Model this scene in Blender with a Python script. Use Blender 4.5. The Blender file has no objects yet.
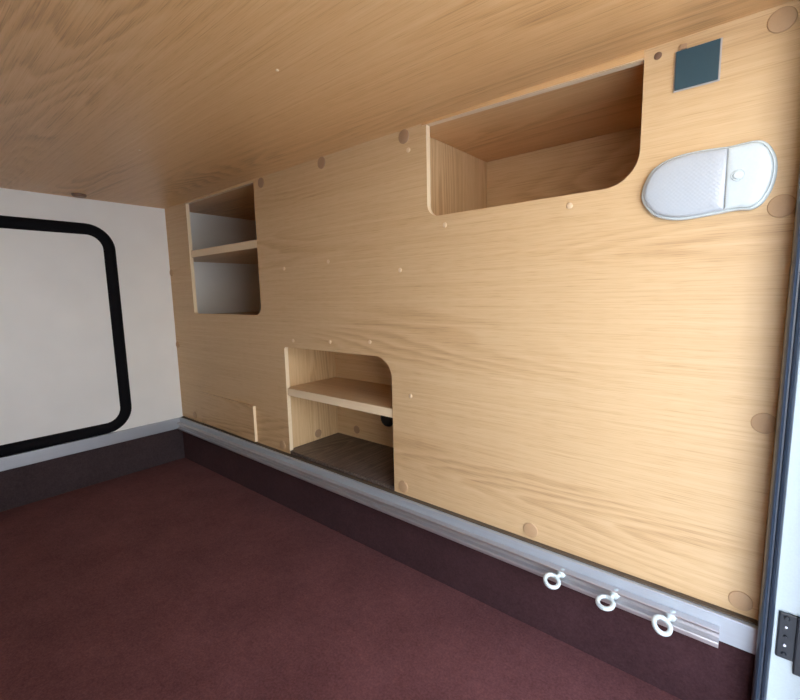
import bpy, bmesh, math, random
from mathutils import Vector, Matrix
random.seed(7)
SC = bpy.context.scene
COL = SC.collection

# ------------------------------------------------------------------ materials
def new_mat(name):
    m = bpy.data.materials.new(name); m.use_nodes = True
    nt = m.node_tree; b = nt.nodes['Principled BSDF']
    return m, nt, b
def plain(name, col, rough=.5, metal=0., spec=.5, bump=0., bscale=300., coat=0.):
    m, nt, b = new_mat(name)
    b.inputs['Base Color'].default_value = (*col, 1)
    b.inputs['Roughness'].default_value = rough
    b.inputs['Metallic'].default_value = metal
    b.inputs['Specular IOR Level'].default_value = spec
    b.inputs['Coat Weight'].default_value = coat
    tc = nt.nodes.new('ShaderNodeTexCoord')
    n = nt.nodes.new('ShaderNodeTexNoise'); n.inputs['Scale'].default_value = bscale
    nt.links.new(tc.outputs['Object'], n.inputs['Vector'])
    # slight procedural tone variation
    hs = nt.nodes.new('ShaderNodeMix'); hs.data_type = 'RGBA'
    hs.inputs[6].default_value = (*[c*.93 for c in col], 1)
    hs.inputs[7].default_value = (*[min(1, c*1.05) for c in col], 1)
    nt.links.new(n.outputs['Fac'], hs.inputs[0]); nt.links.new(hs.outputs[2], b.inputs['Base Color'])
    if bump:
        bp = nt.nodes.new('ShaderNodeBump'); bp.inputs['Strength'].default_value = bump
        bp.inputs['Distance'].default_value = .002
        nt.links.new(n.outputs['Fac'], bp.inputs['Height']); nt.links.new(bp.outputs['Normal'], b.inputs['Normal'])
    return m
def brushed(name, col, rough=.35, along=0, metal=.95):
    m, nt, b = new_mat(name)
    b.inputs['Metallic'].default_value = metal
    tc = nt.nodes.new('ShaderNodeTexCoord'); mp = nt.nodes.new('ShaderNodeMapping')
    s = [220, 220, 220]; s[along] = 2; mp.inputs['Scale'].default_value = s
    n = nt.nodes.new('ShaderNodeTexNoise'); n.inputs['Scale'].default_value = 1.5; n.inputs['Detail'].default_value = 4
    nt.links.new(tc.outputs['Object'], mp.inputs[0]); nt.links.new(mp.outputs[0], n.inputs['Vector'])
    mx = nt.nodes.new('ShaderNodeMix'); mx.data_type = 'RGBA'
    mx.inputs[6].default_value = (*[c*.86 for c in col], 1); mx.inputs[7].default_value = (*col, 1)
    nt.links.new(n.outputs['Fac'], mx.inputs[0]); nt.links.new(mx.outputs[2], b.inputs['Base Color'])
    mr = nt.nodes.new('ShaderNodeMapRange'); mr.inputs[3].default_value = rough-.07; mr.inputs[4].default_value = rough+.1
    nt.links.new(n.outputs['Fac'], mr.inputs[0]); nt.links.new(mr.outputs[0], b.inputs['Roughness'])
    return m
def wood(name, along=0, light=(.69,.49,.27), mid=(.60,.395,.20), dark=(.40,.24,.115), offset=(0,0,0), rough=.42, contrast=1., across=None):
    """oak laminate: long pores, streaks and flame figure running along one axis"""
    m, nt, b = new_mat(name)
    N, L = nt.nodes, nt.links
    tc = N.new('ShaderNodeTexCoord')
    def mapped(sa, sb):
        mp = N.new('ShaderNodeMapping'); s = [sb, sb, sb]; s[along] = sa
        mp.inputs['Scale'].default_value = s; mp.inputs['Location'].default_value = offset
        L.new(tc.outputs['Object'], mp.inputs[0]); return mp.outputs[0]
    def noise(vec, detail=2, rough=.5, dist=0.):
        n = N.new('ShaderNodeTexNoise'); n.inputs['Scale'].default_value = 1
        n.inputs['Detail'].default_value = detail; n.inputs['Roughness'].default_value = rough
        n.inputs['Distortion'].default_value = dist
        L.new(vec, n.inputs['Vector']); return n.outputs['Fac']
    def math_(op, a, c=None, d=None):
        k = N.new('ShaderNodeMath'); k.operation = op
        for i, v in enumerate((a, c, d)):
            if v is None: continue
            if isinstance(v, (int, float)): k.inputs[i].default_value = v
            else: L.new(v, k.inputs[i])
        return k.outputs[0]
    def ramp(fac, p0, p1, v0, v1):
        r = N.new('ShaderNodeMapRange'); r.interpolation_type = 'SMOOTHSTEP'
        L.new(fac, r.inputs[0])
        for i, v in zip((1,2,3,4), (p0,p1,v0,v1)): r.inputs[i].default_value = v
        return r.outputs[0]
    # flame figure: contour lines of a stretched height field
    h = noise(mapped(.50, 4.6), 1.2, .4, .0)
    wob = noise(mapped(7, 45), 2, .5)
    v = math_('ADD', math_('MULTIPLY', h, 30.), math_('MULTIPLY', wob, .8))
    fr = math_('FRACT', v)
    ring = math_('MULTIPLY', ramp(fr, .0, .75, 0., 1.), ramp(fr, .75, 1., 1., 0.))
    zone = ramp(noise(mapped(.8, 6.), 1, .5), .48, .66, .08, 1.)     # figure only in places
    figure = math_('MULTIPLY', ring, zone)
    streak = noise(mapped(1.0, 120), 3, .65)
    pores = ramp(noise(mapped(5, 520), 2, .6), .48, .70, 0., 1.)
    pores2 = ramp(noise(mapped(22, 700), 1, .5), .52, .70, 0., 1.)
    broad = noise(mapped(.5, 4.5), 1, .5)
    t = math_('MULTIPLY', figure, .38*contrast)
    t = math_('ADD', t, math_('MULTIPLY', math_('SUBTRACT', streak, .5), .75*contrast))
    t = math_('ADD', t, math_('MULTIPLY', math_('SUBTRACT', broad, .5), .28*contrast))
    t = math_('ADD', t, math_('MULTIPLY', pores, .26*contrast))
    t = math_('ADD', t, math_('MULTIPLY', pores2, .22*contrast))
    t = math_('ADD', t, .16)
    cr = N.new('ShaderNodeValToRGB'); e = cr.color_ramp.elements
    e[0].position = 0.; e[0].color = (*light, 1)
    e[1].position = 1.; e[1].color = (*dark, 1)
    k = cr.color_ramp.elements.new(.42); k.color = (*mid, 1)
    L.new(t, cr.inputs[0]); L.new(cr.outputs[0], b.inputs['Base Color'])
    b.inputs['Roughness'].default_value = rough
    b.inputs['Specular IOR Level'].default_value = .4
    bp = N.new('ShaderNodeBump'); bp.inputs['Strength'].default_value = .12; bp.inputs['Distance'].default_value = .0006
    bp.invert = True
    L.new(pores, bp.inputs['Height']); L.new(bp.outputs['Normal'], b.inputs['Normal'])
    return m
def carpet(name, col, col2, fine=900.):
    m, nt, b = new_mat(name); N, L = nt.nodes, nt.links
    tc = N.new('ShaderNodeTexCoord')
    n1 = N.new('ShaderNodeTexNoise'); n1.inputs['Scale'].default_value = fine*.22; n1.inputs['Detail'].default_value = 4; n1.inputs['Roughness'].default_value = .75
    n2 = N.new('ShaderNodeTexNoise'); n2.inputs['Scale'].default_value = 7; n2.inputs['Detail'].default_value = 5; n2.inputs['Roughness'].default_value = .6
    n3 = N.new('ShaderNodeTexNoise'); n3.inputs['Scale'].default_value = 60; n3.inputs['Detail'].default_value = 3
    for n in (n1, n2, n3): L.new(tc.outputs['Object'], n.inputs['Vector'])
    a = N.new('ShaderNodeMath'); a.operation = 'MULTIPLY_ADD'; L.new(n1.outputs['Fac'], a.inputs[0]); a.inputs[1].default_value = 1.5
    c = N.new('ShaderNodeMath'); c.operation = 'MULTIPLY_ADD'; L.new(n2.outputs['Fac'], c.inputs[0]); c.inputs[1].default_value = .75
    d = N.new('ShaderNodeMath'); d.operation = 'MULTIPLY'; L.new(n3.outputs['Fac'], d.inputs[0]); d.inputs[1].default_value = .5
    L.new(d.outputs[0], c.inputs[2]); L.new(c.outputs[0], a.inputs[2])
    mr = N.new('ShaderNodeMapRange'); mr.inputs[1].default_value = 1.0; mr.inputs[2].default_value = 1.75
    L.new(a.outputs[0], mr.inputs[0])
    mx = N.new('ShaderNodeMix'); mx.data_type = 'RGBA'; mx.inputs[6].default_value = (*col, 1); mx.inputs[7].default_value = (*col2, 1)
    L.new(mr.outputs[0], mx.inputs[0]); L.new(mx.outputs[2], b.inputs['Base Color'])
    b.inputs['Roughness'].default_value = .95; b.inputs['Specular IOR Level'].default_value = .15
    b.inputs['Sheen Weight'].default_value = .06; b.inputs['Sheen Roughness'].default_value = .5
    b.inputs['Sheen Tint'].default_value = (.9, .6, .6, 1)
    bp = N.new('ShaderNodeBump'); bp.inputs['Strength'].default_value = .6; bp.inputs['Distance'].default_value = .002
    L.new(n1.outputs['Fac'], bp.inputs['Height']); L.new(bp.outputs['Normal'], b.inputs['Normal'])
    return m

M_WOOD   = wood('oak_laminate', 0, offset=(3.1, 0, 1.7))
M_CEIL   = wood('oak_laminate_ceiling', 0, offset=(1.3, 2.2, 5), contrast=1.05, light=(.73,.465,.225), mid=(.65,.38,.16), dark=(.38,.205,.085), rough=.36)
M_WOODV  = wood('oak_laminate_upright', 2, offset=(.4, 1.2, 2))
M_WOODY  = wood('oak_laminate_across', 1, offset=(.4, 1.2, 2))
M_EDGE   = wood('oak_edge_band', 0, light=(.86,.70,.47), mid=(.82,.64,.41), dark=(.66,.45,.24), contrast=.5)
M_VINYL  = wood('grey_wood_vinyl', 1, light=(.20,.15,.12), mid=(.075,.054,.043), dark=(.028,.020,.017), contrast=1.9, rough=.35)
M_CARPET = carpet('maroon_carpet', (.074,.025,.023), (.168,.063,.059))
M_CARPV  = carpet('maroon_carpet_shaded', (.030,.012,.014), (.062,.027,.030))  # same carpet, with the shade under the track put into its colour
M_CARPL = carpet('maroon_carpet_lit', (.034,.024,.026), (.066,.047,.051))  # same carpet, greyed to stand for light falling straight on it
M_WHITE  = plain('white_wall_laminate', (.88,.89,.86), .45, bscale=6)
M_HATCH  = plain('white_hatch_panel', (.88,.90,.88), .4, bscale=6)
M_FRAME  = plain('white_painted_frame', (.60,.69,.71), .35)
M_RUBBER = plain('black_rubber', (.005,.005,.007), .75, spec=.12)
M_RUBBER2= plain('black_rubber_sky_tint', (.035,.05,.075), .3, spec=.7)  # black rubber with blue skylight put into its colour
M_ALU    = brushed('brushed_aluminium', (.56,.615,.66), .40, 0, metal=.55)
M_ALU2   = brushed('satin_aluminium', (.66,.645,.65), .38, 0, metal=.85)
M_ALUG   = brushed('grey_aluminium', (.46,.49,.54), .42, 1, metal=.75)
M_GAP    = plain('dark_brown_strip', (.10,.072,.045), .8, bump=.6, bscale=220)
M_CAP    = plain('brown_plastic_cap', (.40,.245,.135), .5)
M_CAPL   = plain('oak_tone_plastic_cap', (.50,.32,.17), .5)
M_CAPD   = plain('dark_brown_plastic_cap', (.20,.115,.07), .45)
M_PIN    = plain('beige_pin_head', (.78,.58,.36), .5)
M_BLACK  = plain('black_plastic', (.012,.014,.016), .45)
M_PLATE  = plain('dark_blue_grey_plate', (.028,.072,.095), .38)
M_PLRIM  = plain('pale_plate_surround', (.45,.42,.39), .45)
M_LAMPW  = plain('white_lamp_plastic', (.60,.67,.67), .25, spec=.6)
M_LENS   = plain('ribbed_lamp_lens', (.46,.50,.53), .3, spec=.7, coat=.3)
M_ZINC   = plain('zinc_plated_steel', (.66,.75,.74), .35, metal=.3)
M_HINGE  = plain('black_painted_hinge', (.018,.022,.028), .4)
M_SCREW  = plain('bright_screw_head', (.75,.77,.8), .25, metal=.9)
M_GROUND = plain('pale_concrete', (.56,.535,.50), .9, bump=.3, bscale=20)
# diamond ribs on the lens
nt = M_LENS.node_tree; N = nt.nodes; L = nt.links; b = N['Principled BSDF']
tc = N.new('ShaderNodeTexCoord'); hts = []
for ang in (45, -45):
    mp = N.new('ShaderNodeMapping'); mp.inputs['Rotation'].default_value = (0, math.radians(ang), 0)
    w = N.new('ShaderNodeTexWave'); w.inputs['Scale'].default_value = 65; w.bands_direction = 'X'
    L.new(tc.outputs['Object'], mp.inputs[0]); L.new(mp.outputs[0], w.inputs['Vector']); hts.append(w.outputs['Fac'])
ad = N.new('ShaderNodeMath'); ad.operation = 'ADD'; L.new(hts[0], ad.inputs[0]); L.new(hts[1], ad.inputs[1])
bp = N.new('ShaderNodeBump'); bp.inputs['Strength'].default_value = .12; bp.inputs['Distance'].default_value = .001
L.new(ad.outputs[0], bp.inputs['Height']); L.new(bp.outputs['Normal'], b.inputs['Normal'])

# ------------------------------------------------------------------ helpers
def link(name, bm, mats, parent=None, smooth=False, loc=None):
    me = bpy.data.meshes.new(name)
    bmesh.ops.recalc_face_normals(bm, faces=bm.faces)
    bm.to_mesh(me); bm.free()
    for m in (mats if isinstance(mats, (list, tuple)) else [mats]): me.materials.append(m)
    o = bpy.data.objects.new(name, me); COL.objects.link(o)
    if smooth:
        for p in me.polygons: p.use_smooth = True
        try: me.set_sharp_from_angle(angle=math.radians(38))
        except Exception: pass
    if parent: o.parent = parent
    if loc: o.location = loc
    return o
def tag(o, label=None, cat=None, group=None, kind=None):
    if label: o['label'] = label
    if cat: o['category'] = cat
    if group: o['group'] = group
    if kind: o['kind'] = kind
    return o
def struct(name, bm, mats, label=None, cat=None, **k):
    o = link(name, bm, mats, **k); o['kind'] = 'structure'
    if label: o['label'] = label
    if cat: o['category'] = cat
    return o
def empty(name, loc=(0,0,0), rz=0.):
    o = bpy.data.objects.new(name, None); COL.objects.link(o); o.location = loc
    o.rotation_euler = (0, 0, rz); o.empty_display_size = .03
    return o
def add_box(bm, x0, x1, y0, y1, z0, z1, bev=0., mi=0):
    r = bmesh.ops.create_cube(bm, size=1)
    vs = r['verts']
    bmesh.ops.scale(bm, vec=(x1-x0, y1-y0, z1-z0), verts=vs)
    bmesh.ops.translate(bm, vec=((x0+x1)/2, (y0+y1)/2, (z0+z1)/2), verts=vs)
    fs = set(f for v in vs for f in v.link_faces)
    for f in fs: f.material_index = mi
    if bev:
        es = list(set(e for v in vs for e in v.link_edges))
        bmesh.ops.bevel(bm, geom=es, offset=bev, segments=2, profile=.6, affect='EDGES')
def box(x0, x1, y0, y1, z0, z1, bev=0.):
    bm = bmesh.new(); add_box(bm, x0, x1, y0, y1, z0, z1, bev); return bm
def arc(cx, cz, r, a0, a1, n=8):
    return [(cx+r*math.cos(math.radians(a0+(a1-a0)*i/n)), cz+r*math.sin(math.radians(a0+(a1-a0)*i/n))) for i in range(n+1)]
def plate_with_holes(outer, holes, y0, y1):
    """board in the xz plane with cut-outs; material 0 faces, 1 cut edges"""
    bm = bmesh.new(); edges = []
    for loop in [outer]+holes:
        vs = [bm.verts.new((x, y0, z)) for x, z in loop]
        for i in range(len(vs)): edges.append(bm.edges.new((vs[i], vs[(i+1) % len(vs)])))
    bmesh.ops.triangle_fill(bm, use_beauty=True, use_dissolve=False, edges=edges)
    front = list(bm.faces)
    r = bmesh.ops.extrude_face_region(bm, geom=front)
    nv = [g for g in r['geom'] if isinstance(g, bmesh.types.BMVert)]
    bmesh.ops.translate(bm, vec=(0, y1-y0, 0), verts=nv)
    bm.normal_update()
    for f in bm.faces:
        if abs(f.normal.y) < .5: f.material_index = 1
    return bm
def lathe(profile, axis='y', n=28):
    """profile: (radius, height) list, spun about axis through the origin"""
    bm = bmesh.new(); rings = []
    for r, h in profile:
        ring = []
        if r < 1e-6: ring = [bm.verts.new((0, h, 0))]
        else:
            for i in range(n):
                a = 2*math.pi*i/n; ring.append(bm.verts.new((r*math.cos(a), h, r*math.sin(a))))
        rings.append(ring)
    for A, B in zip(rings, rings[1:]):
        if len(A) == 1 and len(B) == 1: continue
        for i in range(n):
            j = (i+1) % n
            if len(A) == 1: bm.faces.new((A[0], B[i], B[j]))
            elif len(B) == 1: bm.faces.new((A[i], A[j], B[0]))
            else: bm.faces.new((A[i], A[j], B[j], B[i]))
    if len(rings[0]) > 1: bm.faces.new(rings[0])
    if len(rings[-1]) > 1: bm.faces.new(rings[-1][::-1])
    if axis == 'z': bmesh.ops.rotate(bm, cent=(0,0,0), matrix=Matrix.Rotation(math.radians(90), 3, 'X'), verts=bm.verts)
    if axis == 'x': bmesh.ops.rotate(bm, cent=(0,0,0), matrix=Matrix.Rotation(math.radians(-90), 3, 'Z'), verts=bm.verts)
    return bm
def extrude_profile(prof, x0, x1):
    """closed (y, z) profile pushed along x"""
    bm = bmesh.new()
    A = [bm.verts.new((x0, y, z)) for y, z in prof]; B = [bm.verts.new((x1, y, z)) for y, z in prof]
    n = len(prof)
    for i in range(n): bm.faces.new((A[i], A[(i+1) % n], B[(i+1) % n], B[i]))
    bm.faces.new(A[::-1]); bm.faces.new(B)
    return bm

# ------------------------------------------------------------------ main sizes (metres)
CEIL = 1.203; WB = .210; T = .015
XR = 2.209            # inner face of the near side wall
YB = -1.55            # bulkhead behind the camera
# ------------------------------------------------------------------ the setting
struct('floor', box(-.03, XR+.02, YB-.02, .66, -.04, 0), M_CARPET, 'dark maroon carpeted garage floor', 'floor')
ceiling = struct('ceiling', box(-.04, XR+.10, YB-.03, .66, CEIL, CEIL+.03), M_CEIL, 'glossy oak laminate panel overhead with long grain', 'ceiling')
# oak bulkhead with its cut-outs
outer = [(0.0, WB), (.875, WB)]
outer += [(.875, .597)] + arc(.885, .597, .010, 180, 90, 4)[1:] + arc(1.318, .545, .062, 90, 0, 10) + [(1.380, WB)]
outer += [(XR+.006, WB), (XR+.006, CEIL), (0.0, CEIL)]
hole1 = [(.212, 1.196)] + arc(.222, .728, .010, 180, 270, 4) + arc(.709, .753, .035, 270, 360, 8) + [(.744, 1.194)]
hole2 = [(1.512, 1.197)] + arc(1.544, 1.008, .032, 180, 270, 8) + arc(1.930, 1.036, .060, 270, 360, 10) + [(1.990, 1.187)]
wall = struct('wall_front', plate_with_holes(outer, [hole1, hole2], 0, T), [M_WOOD, M_EDGE],
              'pale oak laminate bulkhead with three rounded cut-outs', 'wall')
# white side wall, carried on behind the bulkhead
struct('wall_left', box(-.03, 0, YB-.02, .66, 0, CEIL), M_WHITE, 'white laminate wall at the far end of the garage', 'wall')
struct('wall_back', box(-.03, XR+.02, YB-.03, YB, 0, CEIL), M_WHITE)
bm = bmesh.new(); add_box(bm, -.03, XR+.045, .64, .665, -.04, CEIL); add_box(bm, XR+.008, XR+.045, .0505, .64, -.04, CEIL)
struct('wall_sun_block', bm, M_WHITE)  # unseen shell added behind the cubbies to keep stray sun out
# near side wall around the loading opening
bm = bmesh.new()
add_box(bm, XR+.001, XR+.045, YB-.03, -.86, -.04, CEIL)  # unseen wall, drawn long to narrow the opening and darken the left floor
struct('wall_right', bm, M_WHITE)
# white frame of the near opening
bm = box(2.2265, 2.335, -.036, .03, -.12, 1.34, .002)
add_box(bm, 2.301, 2.335, -.150, -.0362, -.12, 1.34, .002)  # out-of-view return edge, added to shade the oak beside the frame
add_box(bm, 2.212, 2.2265, T+.001, .05, -.12, 1.2)
trim1 = struct('trim_1', bm, M_FRAME, 'white painted door frame at the right edge', 'door frame')
# carpeted upstands
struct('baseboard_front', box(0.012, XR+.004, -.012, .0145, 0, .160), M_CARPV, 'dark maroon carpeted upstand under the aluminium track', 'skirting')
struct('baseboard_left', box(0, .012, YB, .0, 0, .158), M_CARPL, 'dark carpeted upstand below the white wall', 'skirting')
bm = bmesh.new()
wv = [bm.verts.new(p) for p in ((1.500,-.003,1.197),(1.9895,-.003,1.1885),(1.9895,-.003,CEIL-.0002),(1.500,-.003,CEIL-.0002),
      (1.500,-.0004,1.197),(1.9895,-.0004,1.1885),(1.9895,-.0004,CEIL-.0002),(1.500,-.0004,CEIL-.0002))]
for q in ((0,1,2,3),(4,7,6,5),(1,5,6,2),(0,3,7,4)): bm.faces.new([wv[i] for i in q])
bm.faces.new([wv[i] for i in (0,4,5,1)]).material_index = 1
struct('trim_5', bm, [M_CEIL, M_EDGE], 'thin oak batten above the wide cubby', 'trim')
# aluminium angles
ang = [(0,.2045),(0,.2075),(-.0185,.2055),(-.020,.204),(-.020,.1575),(-.0175,.1575),(-.0175,.2020)]
struct('trim_2', extrude_profile(ang, .004, XR+.003), M_ALU, 'aluminium angle along the foot of the oak bulkhead', 'trim')
bm = bmesh.new()
add_box(bm, .0005, .0145, YB, -.0205, .155, .2055, .0012)
struct('trim_3', bm, M_ALUG, 'grey aluminium strip along the white wall', 'trim')
struct('trim_4', box(.012, XR+.002, -.012, -.0003, .2066, .2096), M_GAP, 'dark strip under the oak bulkhead', 'trim')  # thin dark brown strip between the oak and the aluminium angle
# outside ground
g = struct('ground', box(-8, 14, -12, 10, -.62, -.58), M_GROUND, 'pale concrete ground outside', 'ground')

# ------------------------------------------------------------------ far service door: white panel in a black rubber seal
YA, YC = -.2445, -1.30; ZA, ZC = 1.080, .2295; RA = .082
def rrect(y0, y1, z0, z1, r, n=12):
    p = []
    for cy, cz, a in ((y1-r, z1-r, 0), (y0+r, z1-r, 90), (y0+r, z0+r, 180), (y1-r, z0+r, 270)):
        p += arc(cy, cz, r, a, a+90, n)
    return p
path = rrect(YC, YA, ZC, ZA, RA)
bm = bmesh.new(); rings = []
prof = [(-.0235, 0), (-.0225, .006), (-.017, .0115), (-.006, .0145), (.006, .0145), (.017, .0115), (.0225, .006), (.0235, 0)]
n = len(path)
for i, (y, z) in enumerate(path):
    a = Vector(path[i-1]); c = Vector(path[(i+1) % n]); t = (c-a).normalized(); nn = Vector((t.y, -t.x))
    rings.append([bm.verts.new((.0004+h, y+nn.x*w, z+nn.y*w)) for w, h in prof])
for i in range(n):
    A, B = rings[i], rings[(i+1) % n]
    for j in range(len(prof)):
        k = (j+1) % len(prof); bm.faces.new((A[j], A[k], B[k], B[j]))
seal_bm = bm
bm = bmesh.new()
inner = rrect(YC+.015, YA-.015, ZC+.015, ZA-.015, RA-.014)
vs = [bm.verts.new((.0002, y, z)) for y, z in inner]; f = bm.faces.new(vs)
r = bmesh.ops.extrude_face_region(bm, geom=[f]); bmesh.ops.translate(bm, vec=(.004, 0, 0), verts=[v for v in r['geom'] if isinstance(v, bmesh.types.BMVert)])
door = struct('door_1', bm, M_HATCH, 'white service door panel framed by a thick black rubber seal', 'door')
link('rubber_seal', seal_bm, M_RUBBER, parent=door, smooth=True)['label'] = 'thick black rounded rubber seal'

# ------------------------------------------------------------------ rubber seal on the near door frame
bm = bmesh.new()
pr = [(2.2085,-.034),(2.2080,-.052),(2.2095,-.060),(2.2125,-.063),(2.2150,-.060),(2.2160,-.055),(2.2180,-.055),(2.2195,-.060),(2.2225,-.062),(2.2250,-.059),(2.2264,-.052),(2.2264,-.034)]
A = [bm.verts.new((x, y, -.12)) for x, y in pr]; B = [bm.verts.new((x, y, 1.34)) for x, y in pr]
for i in range(len(pr)):
    j = (i+1) % len(pr); bm.faces.new((A[i], A[j], B[j], B[i]))
bm.faces.new(A); bm.faces.new(B[::-1])
add_box(bm, 2.2085, 2.2264, -.034, -.002, -.12, 1.2028)
o = link('door_seal', bm, M_RUBBER2, smooth=True)
tag(o, 'black ribbed rubber seal tinted with sky light running up the white door frame', 'door seal')

# ------------------------------------------------------------------ cubbies behind the bulkhead
def cubby(name, label, x0, x1, y1, z0, z1, left=True, top=True, floor_mat=None, mats=None, left_mat=None):
    root = empty(name, ((x0+x1)/2, T, z0)); tag(root, label, 'storage cubby')
    off = Vector(root.location); t = .012
    def part(nm, b, m):
        bmesh.ops.translate(b, vec=-off, verts=b.verts); return link(nm, b, m, parent=root)
    y0 = T+.0006
    if left: part('side_panel', box(x0-t, x0, y0, y1, z0, z1), M_WOODV)
    part('side_panel', box(x1, x1+t, y0, y1, z0, z1), M_WOODV)
    part('back_panel', box(x0-(t if left else 0), x1+t, y1, y1+t, z0, z1), M_WOOD)
    part('floor_panel', box(x0-(t if left else 0), x1+t, y0, y1+t, z0-t, z0), floor_mat or M_WOOD)
    return root, off, part
c1, off1, part1 = cubby('tall_cubby', 'tall cubby with one shelf beside the white wall, left of the oak bulkhead', .002, .79, .60, .705, CEIL-.001, left=False)
part1('shelf', box(.003, .789, T-.008, .599, .965, .995, .001), [M_WOOD])['label'] = 'oak shelf with a pale front edge'
c2, off2, part2 = cubby('wide_cubby', 'wide open cubby under the ceiling, top right of the oak bulkhead', 1.462, 2.06, .40, .955, CEIL-.001)
c3, off3, part3 = cubby('low_cubby', 'low cubby with a shelf and dark wood-look floor, above the aluminium track', .862, 1.43, .25, .2225, .655, floor_mat=M_VINYL)
part3('top_panel', box(.850, 1.442, T+.0006, .262, .655, .667), M_WOOD)
part3('vinyl_threshold', box(.8765, 1.3785, .0006, T+.0004, .2105, .2224), M_VINYL)
sb = box(.863, 1.429, T+.001, .2495, .430, .457); add_box(sb, .8762, 1.3788, .004, T+.0011, .430, .457)
part3('shelf', sb, M_WOOD)['label'] = 'oak shelf with a pale front edge'
# cable grommet on the back panel
gb = lathe([(0, -.009), (.020, -.009), (.030, -.005), (.032, 0)], n=32)
bmesh.ops.translate(gb, vec=(1.137, .2494, .330), verts=gb.verts)
part3('cable_grommet', gb, M_BLACK)['label'] = 'round black cable grommet'
for (px, py, pz, ax) in ((.8625, .145, .247, 'x'), (.972, .2495, .256, 'y')):
    cb = lathe([(0, -.003), (.013, -.003), (.016, -.001), (.016, 0)], n=24)
    if ax == 'x': bmesh.ops.rotate(cb, cent=(0,0,0), matrix=Matrix.Rotation(math.radians(90), 3, 'Z'), verts=cb.verts)
    bmesh.ops.translate(cb, vec=(px, py, pz), verts=cb.verts)
    part3('screw_cap', cb, M_CAP)['label'] = 'round brown plastic screw cap'
# edge bands for the shelves
for part, x0, x1, y, z0, z1 in ((part1, .003, .789, T-.008, .966, .994), (part3, .8765, 1.3785, .004, .4305, .4565)):
    part('edge_band', box(x0, x1, y-.0012, y-.0001, z0, z1), M_EDGE)

# ------------------------------------------------------------------ access panel, ajar at its right end
ap = box(0, .452, -.0125, 0, 0, .145, .0006)
for f in ap.faces:
    if f.calc_center_median().x > .4515: f.material_index = 1
o = link('access_panel', ap, [M_WOOD, M_EDGE], loc=(.212, -.0002, .2145))
bm = bmesh.new(); bm.from_mesh(o.data)
for f in bm.faces:
    if f.normal.x > .9: f.material_index = 1
bm.to_mesh(o.data); bm.free()
# the board tapers to flush at its left end: it sits in the bulkhead there
for v in o.data.vertices:
    if v.co.y < -.006: v.co.y = -.0050 - .0065*(v.co.x/.452)
tag(o, 'small oak access panel standing proud at its right end, low left of the bulkhead', 'access panel')

# ------------------------------------------------------------------ airline track and ring bolts
yb = -.0205
prof = [(yb,.1850),(yb-.0150,.1850),(yb-.0165,.1838),(yb-.0145,.1795),(yb-.0050,.1790),(yb-.0025,.1780),(yb-.0025,.1640),
        (yb-.0050,.1632),(yb-.0145,.1625),(yb-.0155,.1600),(yb-.0155,.1535),(yb-.0145,.1525),(yb,.1525)]
o = link('mounting_track', extrude_profile(prof, .016, 2.158), M_ALU2)
tag(o, 'long slotted aluminium lashing track along the foot of the bulkhead', 'lashing track')
def eyebolt():
    root = empty('ring_bolt')
    st = lathe([(0, .0095), (.0070, .0095), (.0085, .0060), (.0085, -.0045), (.0070, -.0060), (.0042, -.0065), (.0038, -.016), (.0045, -.0175), (0, -.018)], n=20)
    link('stem', st, M_ZINC, parent=root, smooth=True)
    bm = bmesh.new(); R, r, n, k = .0140, .0043, 40, 12; rings = []
    for i in range(n):
        a = 2*math.pi*i/n; c = Vector((math.cos(a)*R, -.0290+math.sin(a)*R, 0)); d = Vector((math.cos(a), math.sin(a), 0))
        rings.append([bm.verts.new(c+d*r*math.cos(2*math.pi*j/k)+Vector((0,0,1))*r*math.sin(2*math.pi*j/k)) for j in range(k)])
    for i in range(n):
        A, B = rings[i], rings[(i+1) % n]
        for j in range(k): bm.faces.new((A[j], A[(j+1) % k], B[(j+1) % k], B[j]))
    link('ring', bm, M_ZINC, parent=root, smooth=True)
    return root
def dup(root, label=None, group=None):
    r = root.copy(); COL.objects.link(r)
    for ch in list(root.children):
        c = ch.copy(); COL.objects.link(c); c.parent = r
    if label: r['label'] = label
    if group: r['group'] = group
    return r
eb = eyebolt(); G = 'ring bolts on the lashing track'
tag(eb, 'zinc ring bolt on the aluminium track, farthest of the three from the door frame', 'ring bolt', G)
bolts = [eb, dup(eb, 'zinc ring bolt on the aluminium track, middle of the three'),
         dup(eb, 'zinc ring bolt on the aluminium track, nearest the door frame and the cut track end')]
for o, (x, z, roll) in zip(bolts, ((1.881, .1765, 20), (1.988, .1765, 2), (2.0855, .1770, 30))):
    # direction of the bolt: out of the track, drooping and leaning left
    d = Vector((-.012, -.030, -.008)).normalized()
    q = Vector((0, -1, 0)).rotation_difference(d)
    o.location = (x, yb-.0118, z)
    o.rotation_mode = 'QUATERNION'
    o.rotation_quaternion = q @ Matrix.Rotation(math.radians(roll), 3, 'Y').to_quaternion()

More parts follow.
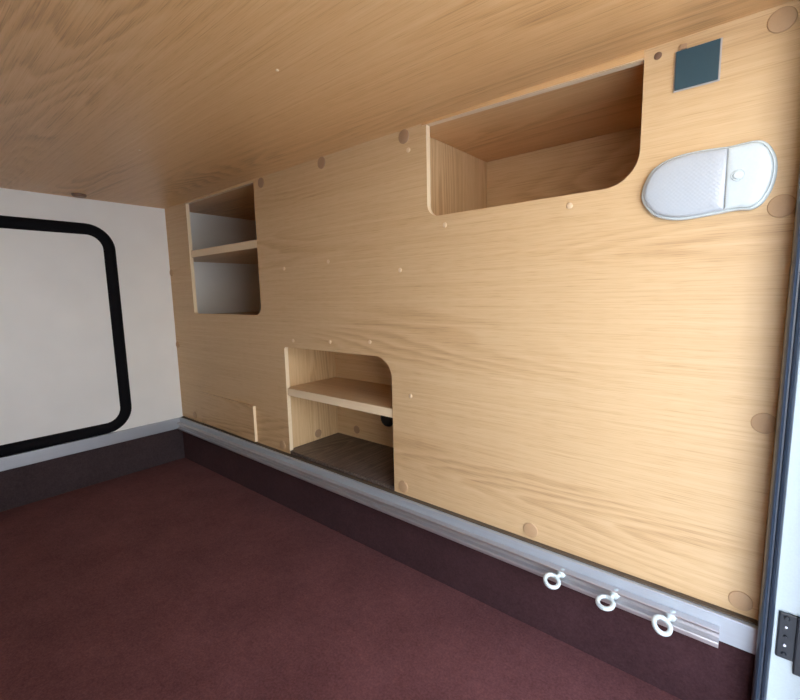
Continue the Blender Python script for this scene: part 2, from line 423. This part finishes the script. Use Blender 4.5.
# ------------------------------------------------------------------ screw caps and pins
SHORT = {M_CAP.name: 'brown plastic screw cap', M_CAPL.name: 'oak-toned plastic screw cap', M_CAPD.name: 'dark brown plastic cap', M_PIN.name: 'tiny beige pin head'}
def cap_proto(name, rad, mat, h=.0024):
    bm = lathe([(0, -h), (rad*.80, -h), (rad*.95, -h*.75), (rad, -h*.3), (rad, 0)], n=32)
    return link(name, bm, mat, smooth=True)
def place(proto, spots, group, first, normal=None):
    for i, s in enumerate(spots):
        o = proto if i == 0 and first else proto.copy()
        if o is not proto: COL.objects.link(o)
        o.location = s[0]; o['label'] = SHORT[proto.data.materials[0].name]; o.parent = wall
        if len(s) > 2: o.rotation_euler = s[2]
y = -.0002
cb = cap_proto('screw_cap', .0175, M_CAP)
place(cb, [
    ((1.441, y, 1.186), 'brown screw cap just left of the wide top cubby'),
    ((1.118, y, 1.186), 'brown screw cap under the ceiling, midway between the two top cubbies'),
    ((.793, y, 1.184), 'brown screw cap at the top right corner of the tall left cubby'),
], 'brown screw caps in the oak bulkhead', True)
cl = cap_proto('screw_cap', .0175, M_CAPL)
place(cl, [
    ((1.797, y, .2330), 'oak-toned screw cap above the track, below the middle of the bare oak'),
    ((1.414, y, .2330), 'oak-toned screw cap at the lower right corner of the low cubby'),
    ((.832, y, .2350), 'oak-toned screw cap at the lower left corner of the low cubby'),
    ((.136, y, .2350), 'oak-toned screw cap low down beside the white wall'),
    ((2.183, y, .2350), 'oak-toned screw cap in the bottom right corner by the door seal'),
    ((2.194, y, .5600), 'oak-toned screw cap half hidden by the door seal, below the lamp'),
    ((2.192, y, .9080), 'oak-toned screw cap by the lower right edge of the oval lamp'),
    ((2.174, y, 1.181), 'oak-toned screw cap in the top right corner under the ceiling'),
], 'oak-toned screw caps in the oak bulkhead', True)
cd = cap_proto('edge_cap', .0165, M_CAPL, .004)
R90 = (0, 0, math.radians(-90))
place(cd, [
    ((.017, y, .908), 'dark brown cap in the corner beside the tall cubby'),
    ((.017, y, .566), 'dark brown cap in the corner midway up, below the tall cubby'),
], 'dark caps in the corner of the white wall', True)
o = cap_proto('ceiling_cap', .020, M_CAPD, .011)
for v in o.data.vertices: v.co.x *= 1.25
o.rotation_euler = (math.radians(90), 0, math.radians(90)); o.location = (.075, -.352, CEIL-.0002)
o.rotation_euler = (math.radians(90), 0, math.radians(90))
o.parent = ceiling; o['label'] = 'dark brown oval plastic cap'
pin = cap_proto('pin_head', .0062, M_PIN, .0016)
place(pin, [
    ((1.565, y, .951), 'tiny pin head below the left corner of the wide cubby'),
    ((1.867, y, .954), 'tiny pin head below the right half of the wide cubby'),
    ((1.419, y, .849), 'tiny pin head left of the wide cubby and lower than it'),
    ((1.122, y, .638), 'tiny pin head above the middle of the low cubby'),
    ((1.298, y, .647), 'tiny pin head above the rounded corner of the low cubby'),
    ((.930, y, .632), 'tiny pin head above the left corner of the low cubby'),
    ((1.447, y, .505), 'tiny pin head to the right of the low cubby'),
    ((.900, y, .880), 'tiny pin head right of the tall cubby'),
    ((1.130, y, .890), 'tiny pin head in the bare oak between the tall and the wide cubby'),
    ((1.455, y, 1.150), 'tiny pin head below the brown cap beside the wide cubby'),
], 'pin heads in the oak bulkhead', True)
d = cap_proto('screw_hole_cap', .0062, M_CAPD, .0012); d.location = (2.011, y, 1.186)
d.parent = wall; d['label'] = 'tiny brown screw cap'
for (x, yy, lab) in ((1.456, -.391, 'tiny pale pin head in the ceiling, nearer the wide cubby'), (.801, -.393, 'tiny pale pin head in the ceiling, nearer the white wall')):
    q = cap_proto('ceiling_pin', .0032, M_EDGE, .0012); q.rotation_euler = (math.radians(90), 0, 0); q.location = (x, yy, CEIL-.0001)
    q.parent = ceiling; q['label'] = 'tiny pale pin head'

# ------------------------------------------------------------------ square plate
root = empty('blanking_plate', (2.0695, y, 1.150))
tag(root, 'dark blue-grey square blanking plate above the oval lamp', 'plate')
link('surround', box(-.0325, .0325, -.0016, 0, -.0325, .0325, .0006), M_PLRIM, parent=root)['label'] = 'thin pale surround'
link('plate', box(-.0305, .0305, -.0058, -.0017, -.0305, .0305, .0012), M_PLATE, parent=root)['label'] = 'dark blue-grey square plate'
link('clip', box(-.026, -.016, -.0034, 0, .0328, .0410, .0006), M_CAP, parent=root)

# ------------------------------------------------------------------ oval lamp
root = empty('interior_lamp', (2.090, y, .958))
tag(root, 'white oval interior lamp with ribbed lens and round button', 'lamp')
def catmull(pts, k=6):
    out = []; n = len(pts)
    for i in range(n):
        p0, p1, p2, p3 = (Vector(pts[(i+j-1) % n]) for j in range(4))
        for s in range(k):
            t = s/k
            out.append(.5*((2*p1)+(-p0+p2)*t+(2*p0-5*p1+4*p2-p3)*t*t+(-p0+3*p1-3*p2+p3)*t**3))
    return out
OX, OZ = 2.090, .958
raw = [(1.997,.955),(2.0005,.972),(2.011,.992),(2.028,1.004),(2.050,1.0105),(2.075,1.0125),(2.100,1.0120),(2.122,1.0105),(2.142,1.0120),(2.160,1.0110),(2.172,1.0010),
       (2.1815,.9800),(2.1830,.955),(2.1780,.932),(2.1680,.9140),(2.1550,.9070),(2.138,.9080),(2.115,.9060),(2.090,.9035),(2.062,.9020),(2.038,.9060),(2.018,.9150),(2.005,.9300),(1.9985,.9430)]
raw = [(x-OX, z-OZ) for x, z in raw]
out = catmull(raw, 4)
def layered(loop, cen, layers, cap=True):
    bm = bmesh.new(); rings = []
    for s, h in layers:
        rings.append([bm.verts.new((cen[0]+(p[0]-cen[0])*s, -h, cen[1]+(p[1]-cen[1])*s)) for p in loop])
    n = len(loop)
    for A, B in zip(rings, rings[1:]):
        for i in range(n): bm.faces.new((A[i], A[(i+1) % n], B[(i+1) % n], B[i]))
    bm.faces.new(rings[0])
    c = bm.verts.new((cen[0], -layers[-1][1]-.0003, cen[1]))
    for i in range(n): bm.faces.new((rings[-1][i], rings[-1][(i+1) % n], c))
    return bm
link('base', layered(out, (0, 0), [(1, 0), (1, .0070), (.985, .0090), (.965, .0098), (.955, .0098), (.95, .0085)]), M_LAMPW, parent=root, smooth=True)
def clip(loop, xc, keep_left):
    res = []; n = len(loop)
    for i in range(n):
        a, c = loop[i], loop[(i+1) % n]
        ina = (a[0] < xc) == keep_left; inc = (c[0] < xc) == keep_left
        if ina: res.append(Vector((a[0], a[1])))
        if ina != inc:
            t = (xc-a[0])/(c[0]-a[0]); res.append(Vector((xc, a[1]+(c[1]-a[1])*t)))
    return res
inn = [Vector((p[0]*.95, p[1]*.925)) for p in out]
XS = .0300
lf = clip(inn, XS, True); rt = clip(inn, XS, False)
link('lens', layered(lf, (-.03, 0), [(1, .0086), (1, .0125), (.97, .0145), (.90, .0158), (.7, .0168), (.4, .0174)]), M_LENS, parent=root, smooth=True)['label'] = 'frosted ribbed lens'
link('switch_cover', layered(rt, (.058, 0), [(1, .0086), (1, .0135), (.965, .0155), (.90, .0166), (.7, .0174), (.4, .0178)]), M_LAMPW, parent=root, smooth=True)
bt = lathe([(0, -.0205), (.0050, -.0205), (.0062, -.0195), (.0064, -.0180), (.0078, -.0178), (.0084, -.0186), (.0090, -.0178), (.0090, -.0150)], n=32)
bmesh.ops.translate(bt, vec=(.0455, 0, .003), verts=bt.verts)
link('button', bt, M_LAMPW, parent=root, smooth=True)['label'] = 'small round push button'

# ------------------------------------------------------------------ hinge on the door frame
root = empty('door_hinge', (2.2480, -.0362, .2200))
tag(root, 'black painted door hinge with bright screws on the white frame', 'hinge')
root.parent = trim1; del root['category']
root['label'] = 'black painted hinge with bright screws'
link('leaf', box(-.0160, .0140, -.0040, 0, -.036, .044, .0025), M_HINGE, parent=root)
link('leaf', box(.0060, .0400, -.0080, -.0042, -.054, .046, .0025), M_HINGE, parent=root)
kb = lathe([(0, -.050), (.006, -.050), (.006, .050), (0, .050)], axis='z', n=20)
bmesh.ops.translate(kb, vec=(.0450, -.010, 0), verts=kb.verts)
link('knuckle', kb, M_HINGE, parent=root, smooth=True)
for z, mt, r in ((.036, M_HINGE, .0040), (.021, M_SCREW, .0026), (.004, M_HINGE, .0024), (-.011, M_SCREW, .0030), (-.027, M_HINGE, .0036)):
    s = lathe([(0, -.0066), (r*.7, -.0064), (r, -.0050), (r, -.0041)], n=20)
    bmesh.ops.translate(s, vec=(-.0060, 0, z), verts=s.verts)
    q = link('screw', s, mt, parent=root, smooth=True)
    if mt is M_SCREW: q['label'] = 'bright screw head'

# loading door, swung outwards on the hinge side
a = math.radians(-5); lf = bmesh.new(); add_box(lf, 0, 1.32, -.016, .016, -.60, .62, .004)
o = struct('door_2', lf, M_HATCH, 'white loading door swung outwards', 'door', loc=(2.345, -.132, .60)); o.rotation_euler = (0, 0, a)

# ------------------------------------------------------------------ light: open sky through the loading door, sunlit ground
w = bpy.data.worlds.new('sky'); SC.world = w; w.use_nodes = True
N = w.node_tree.nodes; L = w.node_tree.links; bg = N['Background']
tc = N.new('ShaderNodeTexCoord'); sp = N.new('ShaderNodeSeparateXYZ'); L.new(tc.outputs['Generated'], sp.inputs[0])
cr = N.new('ShaderNodeValToRGB'); L.new(sp.outputs['Z'], cr.inputs[0])
e = cr.color_ramp.elements
e[0].position = .03; e[0].color = (1.15, 1.12, 1.05, 1)
e[1].position = .95; e[1].color = (.50, .70, 1.15, 1)
k = cr.color_ramp.elements.new(.22); k.color = (.98, 1.07, 1.2, 1)
k = cr.color_ramp.elements.new(.12); k.color = (1.12, 1.12, 1.12, 1)
L.new(cr.outputs[0], bg.inputs['Color']); bg.inputs['Strength'].default_value = 4.0
sd = bpy.data.lights.new('sun', 'SUN'); sd.energy = 6.0; sd.angle = math.radians(.6); sd.color = (1, .94, .86)
so = bpy.data.objects.new('sun', sd); COL.objects.link(so)
so.rotation_euler = Vector((.30, -.75, -1.0)).to_track_quat('-Z', 'Y').to_euler()
pl = bpy.data.lights.new('door_portal', 'AREA'); pl.shape = 'RECTANGLE'; pl.size = .96; pl.size_y = 1.80
pl.cycles.is_portal = True
po = bpy.data.objects.new('door_portal', pl); COL.objects.link(po)
po.location = (2.36, -.46, .60); po.rotation_euler = (math.radians(90), 0, math.radians(90))

# ------------------------------------------------------------------ camera
Rr = Vector((0.76946858, 0.63832283, -0.02149572)); Rd = Vector((0.06501348, -0.11176337, -0.99160587)); Rf = Vector((-0.6353671, 0.76161205, -0.12749799))
cam = bpy.data.cameras.new('camera'); co = bpy.data.objects.new('camera', cam); COL.objects.link(co)
m = Matrix.Identity(4)
for i in range(3): m[i][0] = Rr[i]; m[i][1] = -Rd[i]; m[i][2] = -Rf[i]
m.translation = (2.18, -.92, .785)
co.matrix_world = m
cam.sensor_width = 36; cam.lens = 435.29/800*36; cam.clip_start = .01
SC.camera = co

SC.view_settings.view_transform = 'Standard'; SC.view_settings.look = 'None'
SC.view_settings.gamma = 1; SC.view_settings.use_curve_mapping = False
SC.view_settings.exposure = 0.80
SC.cycles.max_bounces = 16; SC.cycles.diffuse_bounces = 10; SC.cycles.glossy_bounces = 6
